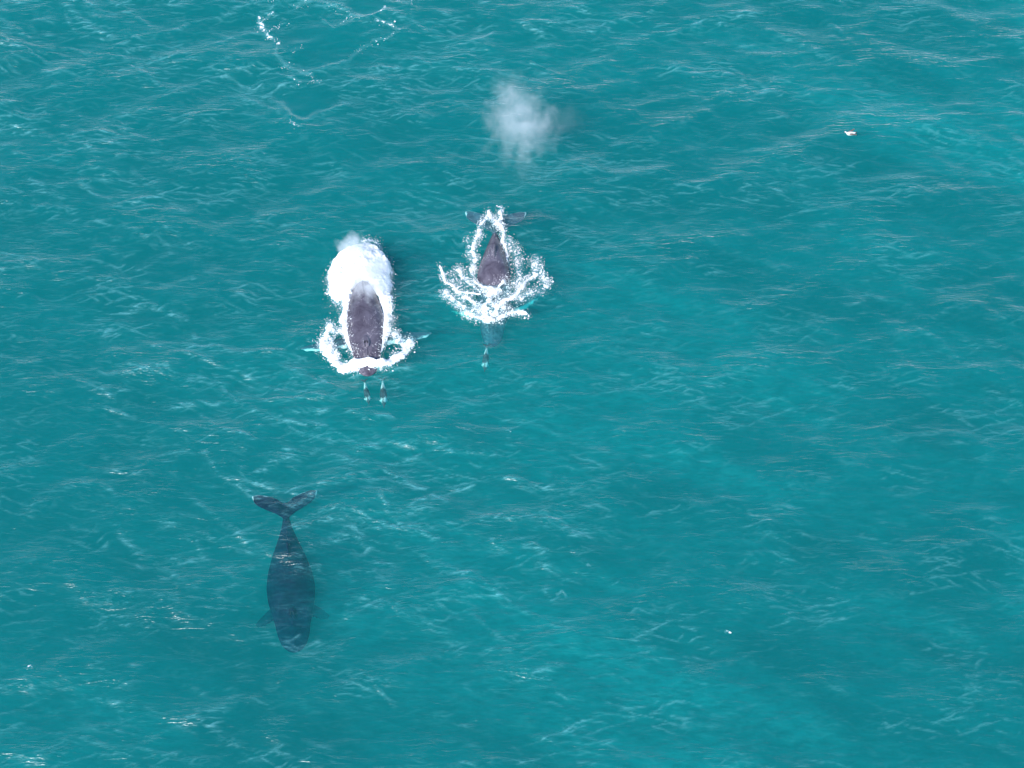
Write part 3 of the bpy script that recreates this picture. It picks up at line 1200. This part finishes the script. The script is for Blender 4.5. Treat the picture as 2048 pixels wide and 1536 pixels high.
def mist(label, c, half, blobs, dens, sharp=1.0, nscale=0.8):
    V, F = [], []
    ball(V, F, (0, 0, 0), half[0], half[1], half[2], 20, 12)
    o = mesh_obj('blow_mist', V, F, mist_material('blow_mist', blobs, dens, sharp, nscale))
    o.location = c
    tag(o, label, 'whale blow', None, 'stuff')
    return o


mc = W(1045, 245, 2.6)
mist('pale cloud of whale breath mist drifting over the sea above the whales', mc, (5.4, 5.6, 2.5),
     [(-.1, -.2, 0, 2.8, 3.6, 1.8, .9), (-.7, 1.2, .2, 1.9, 3.0, 1.3, .5), (.1, -3.2, -.3, .8, 2.6, .8, .28), (2.6, .2, .1, 2.6, 1.6, 1.1, .15),
      (-1.0, 3.4, .2, 1.8, 2.0, 1.0, .35)], 0.28, nscale=.95)
mc = W(704, 497, 1.5)
mist('small grey puff of whale breath at the top of the thick white wash', mc, (1.5, 1.5, 1.1),
     [(0, 0, 0, 1.2, 1.2, .9, 1.0)], 1.6, nscale=1.3)
mc = W(733, 570, 1.25)
mist('thin veil of spray blowing over the broad whale back beside the heaped foam', mc, (2.1, 3.2, .9),
     [(0, 1.0, 0, 1.9, 2.8, .85, 1.0)], 1.3, nscale=1.2)


# ------------------------------------------------------------------ seabird
def make_bird():
    c = W(1700, 268, 0.05)
    root = empty('seabird', (c.x, c.y, 0.0), R(100))
    tag(root, 'white and brown seabird resting on the water at the upper right', 'bird')
    white = simple_mat('bird_white', (0.72, 0.70, 0.66), .7)
    brown = simple_mat('bird_brown', (0.12, 0.085, 0.07), .7)
    dark = simple_mat('bird_dark', (0.03, 0.03, 0.03), .6)
    V, F = [], []
    # body, neck and head in one surface: breast at local +Y
    rings = []
    for (y, z, rx, rz) in [(-.46, .12, .02, .015), (-.38, .12, .06, .03), (-.25, .10, .12, .08), (-.05, .09, .17, .13), (.12, .10, .16, .13),
                           (.24, .14, .11, .11), (.30, .22, .07, .08), (.34, .30, .06, .06), (.40, .33, .055, .055), (.45, .33, .03, .03)]:
        rings.append([Vector((rx * math.cos(2 * math.pi * k / 12), y, z + rz * math.sin(2 * math.pi * k / 12))) for k in range(12)])
    loft(rings, V, F)
    remeshed('body', V, F, white, 0.018, root, 2)
    for s in (-1, 1):
        V, F = [], []
        wing(V, F, Vector((s * .10, .08, .17)), (s * .42, -1, .06), .55, (s * -.9, -.35, 0), (0, 0, 1),
             lambda v: -.10 + .06 * v, lambda v: .13 - .10 * v, lambda v: .05 * (1 - v) + .015, n=8)
        mesh_obj('wing', V, F, brown, root)
        V, F = [], []
        ball(V, F, (s * .05, .41, .345), .012, .014, .012, 8, 6)
        mesh_obj('eye', V, F, dark, root)
    V, F = [], []
    loft([[Vector((r_ * math.cos(2 * math.pi * k / 8), y, .325 + r_ * .8 * math.sin(2 * math.pi * k / 8))) for k in range(8)]
          for (y, r_) in [(.44, .024), (.50, .018), (.56, .01), (.575, .003)]], V, F)
    mesh_obj('beak', V, F, dark, root)
    V, F = [], []
    wing(V, F, Vector((0, -.38, .12)), (0, -1, .05), .14, (1, 0, 0), (0, 0, 1), lambda v: -.05 - .03 * v, lambda v: .05 + .03 * v, lambda v: .025, n=3)
    mesh_obj('tail', V, F, dark, root)


make_bird()
